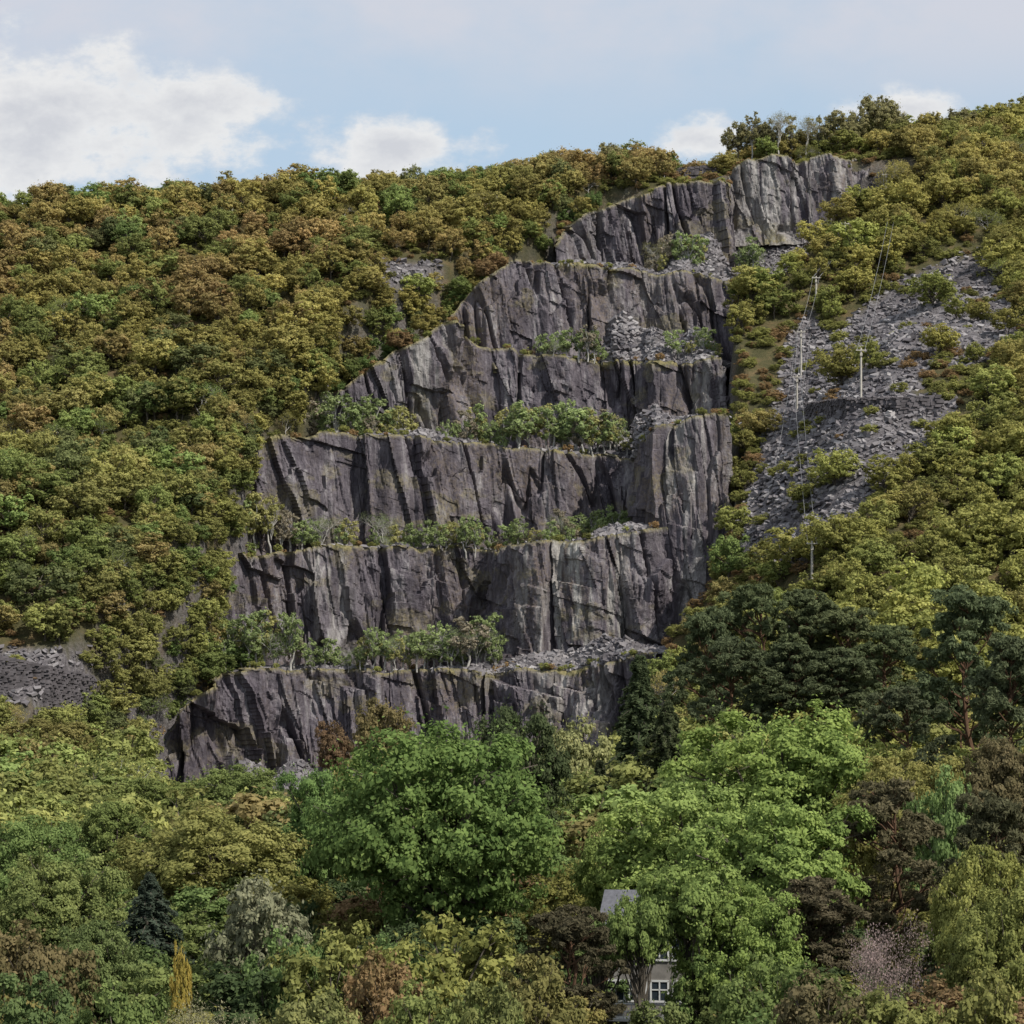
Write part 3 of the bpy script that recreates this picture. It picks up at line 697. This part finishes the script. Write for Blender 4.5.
stonewall('dry_stone_wall',[(X(672,686),686,175.5),(X(725,686),686,176.5)],4.2,3)
def house():
    e=bpy.data.objects.new('stone_house',None); scene.collection.objects.link(e)
    D=172; cx=X(655,D); zg=-18.7; e.location=(cx,D,zg); e.rotation_euler=(0,0,math.radians(-12))
    w,d,h=6.4,6.2,9.7; rh=2.4
    V=[(-w/2,-d/2,0),(w/2,-d/2,0),(w/2,d/2,0),(-w/2,d/2,0),(-w/2,-d/2,h),(w/2,-d/2,h),(w/2,d/2,h),(-w/2,d/2,h)]
    obj('walls',mk_mesh('walls',V,[[0,1,5,4],[1,2,6,5],[2,3,7,6],[3,0,4,7]],[WALL]),parent=e)
    g=[(-w/2,-d/2,h),(-w/2,d/2,h),(-w/2,0,h+rh-.2),(w/2,-d/2,h),(w/2,d/2,h),(w/2,0,h+rh-.2)]
    obj('gables',mk_mesh('gables',g,[[0,1,2],[4,3,5]],[WALL]),parent=e)
    o=.45; t=.18
    for nm,s in (('roof_front',-1),('roof_back',1)):
        yv=s*(d/2+o); zl=h-rh*o/(d/2)
        Vr=[(-w/2-o,0,h+rh),(w/2+o,0,h+rh),(w/2+o,yv,zl),(-w/2-o,yv,zl)]; Vr+=[(a,b_,c+t) for a,b_,c in Vr]
        obj(nm,mk_mesh(nm,Vr,[[0,1,2,3],[4,5,6,7],[0,1,5,4],[1,2,6,5],[2,3,7,6],[3,0,4,7]],[SLT]),parent=e)
    fr=[];gl=[]
    for zz in (1.4,5.3,8.2):
        for xx in (-2.3,-.75,.8,2.35):
            gl.append((xx,-d/2-.02,zz,1.15,.06,1.35))
            for dx,dz,sx,sz in ((-.61,0,.12,1.5),(.61,0,.12,1.5),(0,.72,1.34,.14),(0,-.72,1.4,.14),(0,0,.09,1.36),(0,.1,1.14,.09)): fr.append((xx+dx,-d/2-.07,zz+dz,sx,.08,sz))
    boxes('window_glass',gl,parent=e,mat=GLS); boxes('window_frames',fr,parent=e,mat=WHITE)
    rl=[(0,-d/2-1.9,4.55,w,.1,.1),(0,-d/2-1.9,4.0,w,.08,.08),(0,-d/2-1.0,3.42,w,2.0,.2)]+[(-w/2+.1+i*.55,-d/2-1.9,4.0,.08,.08,1.0) for i in range(12)]+[(sx,-d/2-1.8,1.65,.16,.16,3.3) for sx in (-3.1,-1.1,1.1,3.1)]
    boxes('balcony',rl,parent=e,mat=WHITE)
    boxes('door',[(0,-d/2-.13,1.05,.9,.1,2.1)],parent=e,mat=WOOD)
house()
# ------------------------------------------------------------ sky, sun, camera
sd=np.array([.62,-.54,.84]); sd/=np.linalg.norm(sd)
elev=math.asin(sd[2]); az=math.atan2(sd[0],sd[1])
w=bpy.data.worlds.new('sky'); scene.world=w; w.use_nodes=True; nt=w.node_tree; nt.nodes.clear()
sky=N(nt,'ShaderNodeTexSky',sky_type='NISHITA'); sky.sun_disc=False; sky.sun_elevation=elev; sky.sun_rotation=az
sky.air_density=1.0; sky.dust_density=1.0; sky.ozone_density=1.0
tc=N(nt,'ShaderNodeTexCoord'); sx=N(nt,'ShaderNodeSeparateXYZ'); L(nt,tc.outputs['Generated'],sx.inputs[0])
def M(op,a,b=None,c=None,clamp=False):
    n=N(nt,'ShaderNodeMath',operation=op,use_clamp=clamp)
    for i,v in enumerate((a,b,c)):
        if v is None: continue
        if hasattr(v,'node'): L(nt,v,n.inputs[i])
        else: n.inputs[i].default_value=v
    return n.outputs[0]
yy=M('MAXIMUM',M('ABSOLUTE',sx.outputs[1]),.05)
u=M('DIVIDE',sx.outputs[0],yy); v=M('DIVIDE',sx.outputs[2],yy)
cv=N(nt,'ShaderNodeCombineXYZ'); L(nt,u,cv.inputs[0]); L(nt,M('MULTIPLY',v,1.5),cv.inputs[1])
n1=noise(nt,cv.outputs[0],26,8,.62); n2=noise(nt,cv.outputs[0],7,6,.6); n3=noise(nt,cv.outputs[0],34,4,.6)
def blob(px,row,rx,ry):
    du=M('DIVIDE',M('SUBTRACT',u,(px-512)/F),rx/F); dv=M('DIVIDE',M('SUBTRACT',v,(HR-row)/F),ry/F)
    r=M('SQRT',M('ADD',M('MULTIPLY',du,du),M('MULTIPLY',dv,dv)))
    return M('SUBTRACT',1.0,r)
bl=None
for b_ in [(60,130,190,95),(185,120,90,66),(388,148,100,38),(912,106,72,30),(700,140,64,24),(-500,150,500,120),(1500,180,400,90)]:
    x_=blob(*b_); bl=x_ if bl is None else M('MAXIMUM',bl,x_)
dens=M('ADD',M('MULTIPLY',M('MAXIMUM',bl,-1.0),1.3),M('MULTIPLY',M('SUBTRACT',n1,.5),3.4))
mr=N(nt,'ShaderNodeMapRange',interpolation_type='SMOOTHSTEP'); mr.inputs[1].default_value=-.15; mr.inputs[2].default_value=.65; L(nt,dens,mr.inputs[0])
cum=M('MULTIPLY',mr.outputs[0],.93)
vm=N(nt,'ShaderNodeMapRange',interpolation_type='SMOOTHSTEP'); vm.inputs[1].default_value=(HR-150)/F; vm.inputs[2].default_value=(HR-10)/F; L(nt,v,vm.inputs[0])
veil=M('MULTIPLY',vm.outputs[0],M('MULTIPLY_ADD',n2,3.0,-.70,clamp=True),clamp=True)
veil=M('MULTIPLY_ADD',veil,.82,M('MULTIPLY',n2,.30),clamp=True)
skyb=mix(nt,.66,sky.outputs[0],(3.5,4.65,5.6))
skyc=mix(nt,veil,skyb,(4.3,4.5,5.05))
ccol=ramp(nt,M('MULTIPLY_ADD',dens,.38,M('MULTIPLY',n3,.6)),[(.15,(.62,.67,.76)),(.5,(.88,.88,.88)),(.85,(.68,.69,.73))])
cs=N(nt,'ShaderNodeVectorMath',operation='SCALE'); L(nt,ccol,cs.inputs[0]); cs.inputs['Scale'].default_value=6.5
fin=mix(nt,cum,skyc,cs.outputs[0])
bg=N(nt,'ShaderNodeBackground'); L(nt,fin,bg.inputs[0]); bg.inputs[1].default_value=.146
wo=N(nt,'ShaderNodeOutputWorld'); L(nt,bg.outputs[0],wo.inputs[0])
ld=bpy.data.lights.new('sun','SUN'); ld.energy=5.0; ld.angle=math.radians(.6); ld.color=(1,.95,.87)
lo=bpy.data.objects.new('sun',ld); scene.collection.objects.link(lo)
from mathutils import Vector
lo.rotation_euler=Vector(-sd).to_track_quat('-Z','Y').to_euler(); lo.location=(200,-100,400)
cam=bpy.data.cameras.new('camera'); co=bpy.data.objects.new('camera',cam); scene.collection.objects.link(co)
cam.sensor_width=36; cam.lens=36*F/1024; cam.shift_y=(HR-512)/1024; cam.clip_start=1; cam.clip_end=9000
co.location=(0,0,0); co.rotation_euler=(math.radians(90),0,0); scene.camera=co
scene.view_settings.view_transform='Standard'; scene.view_settings.look='None'; scene.view_settings.exposure=0
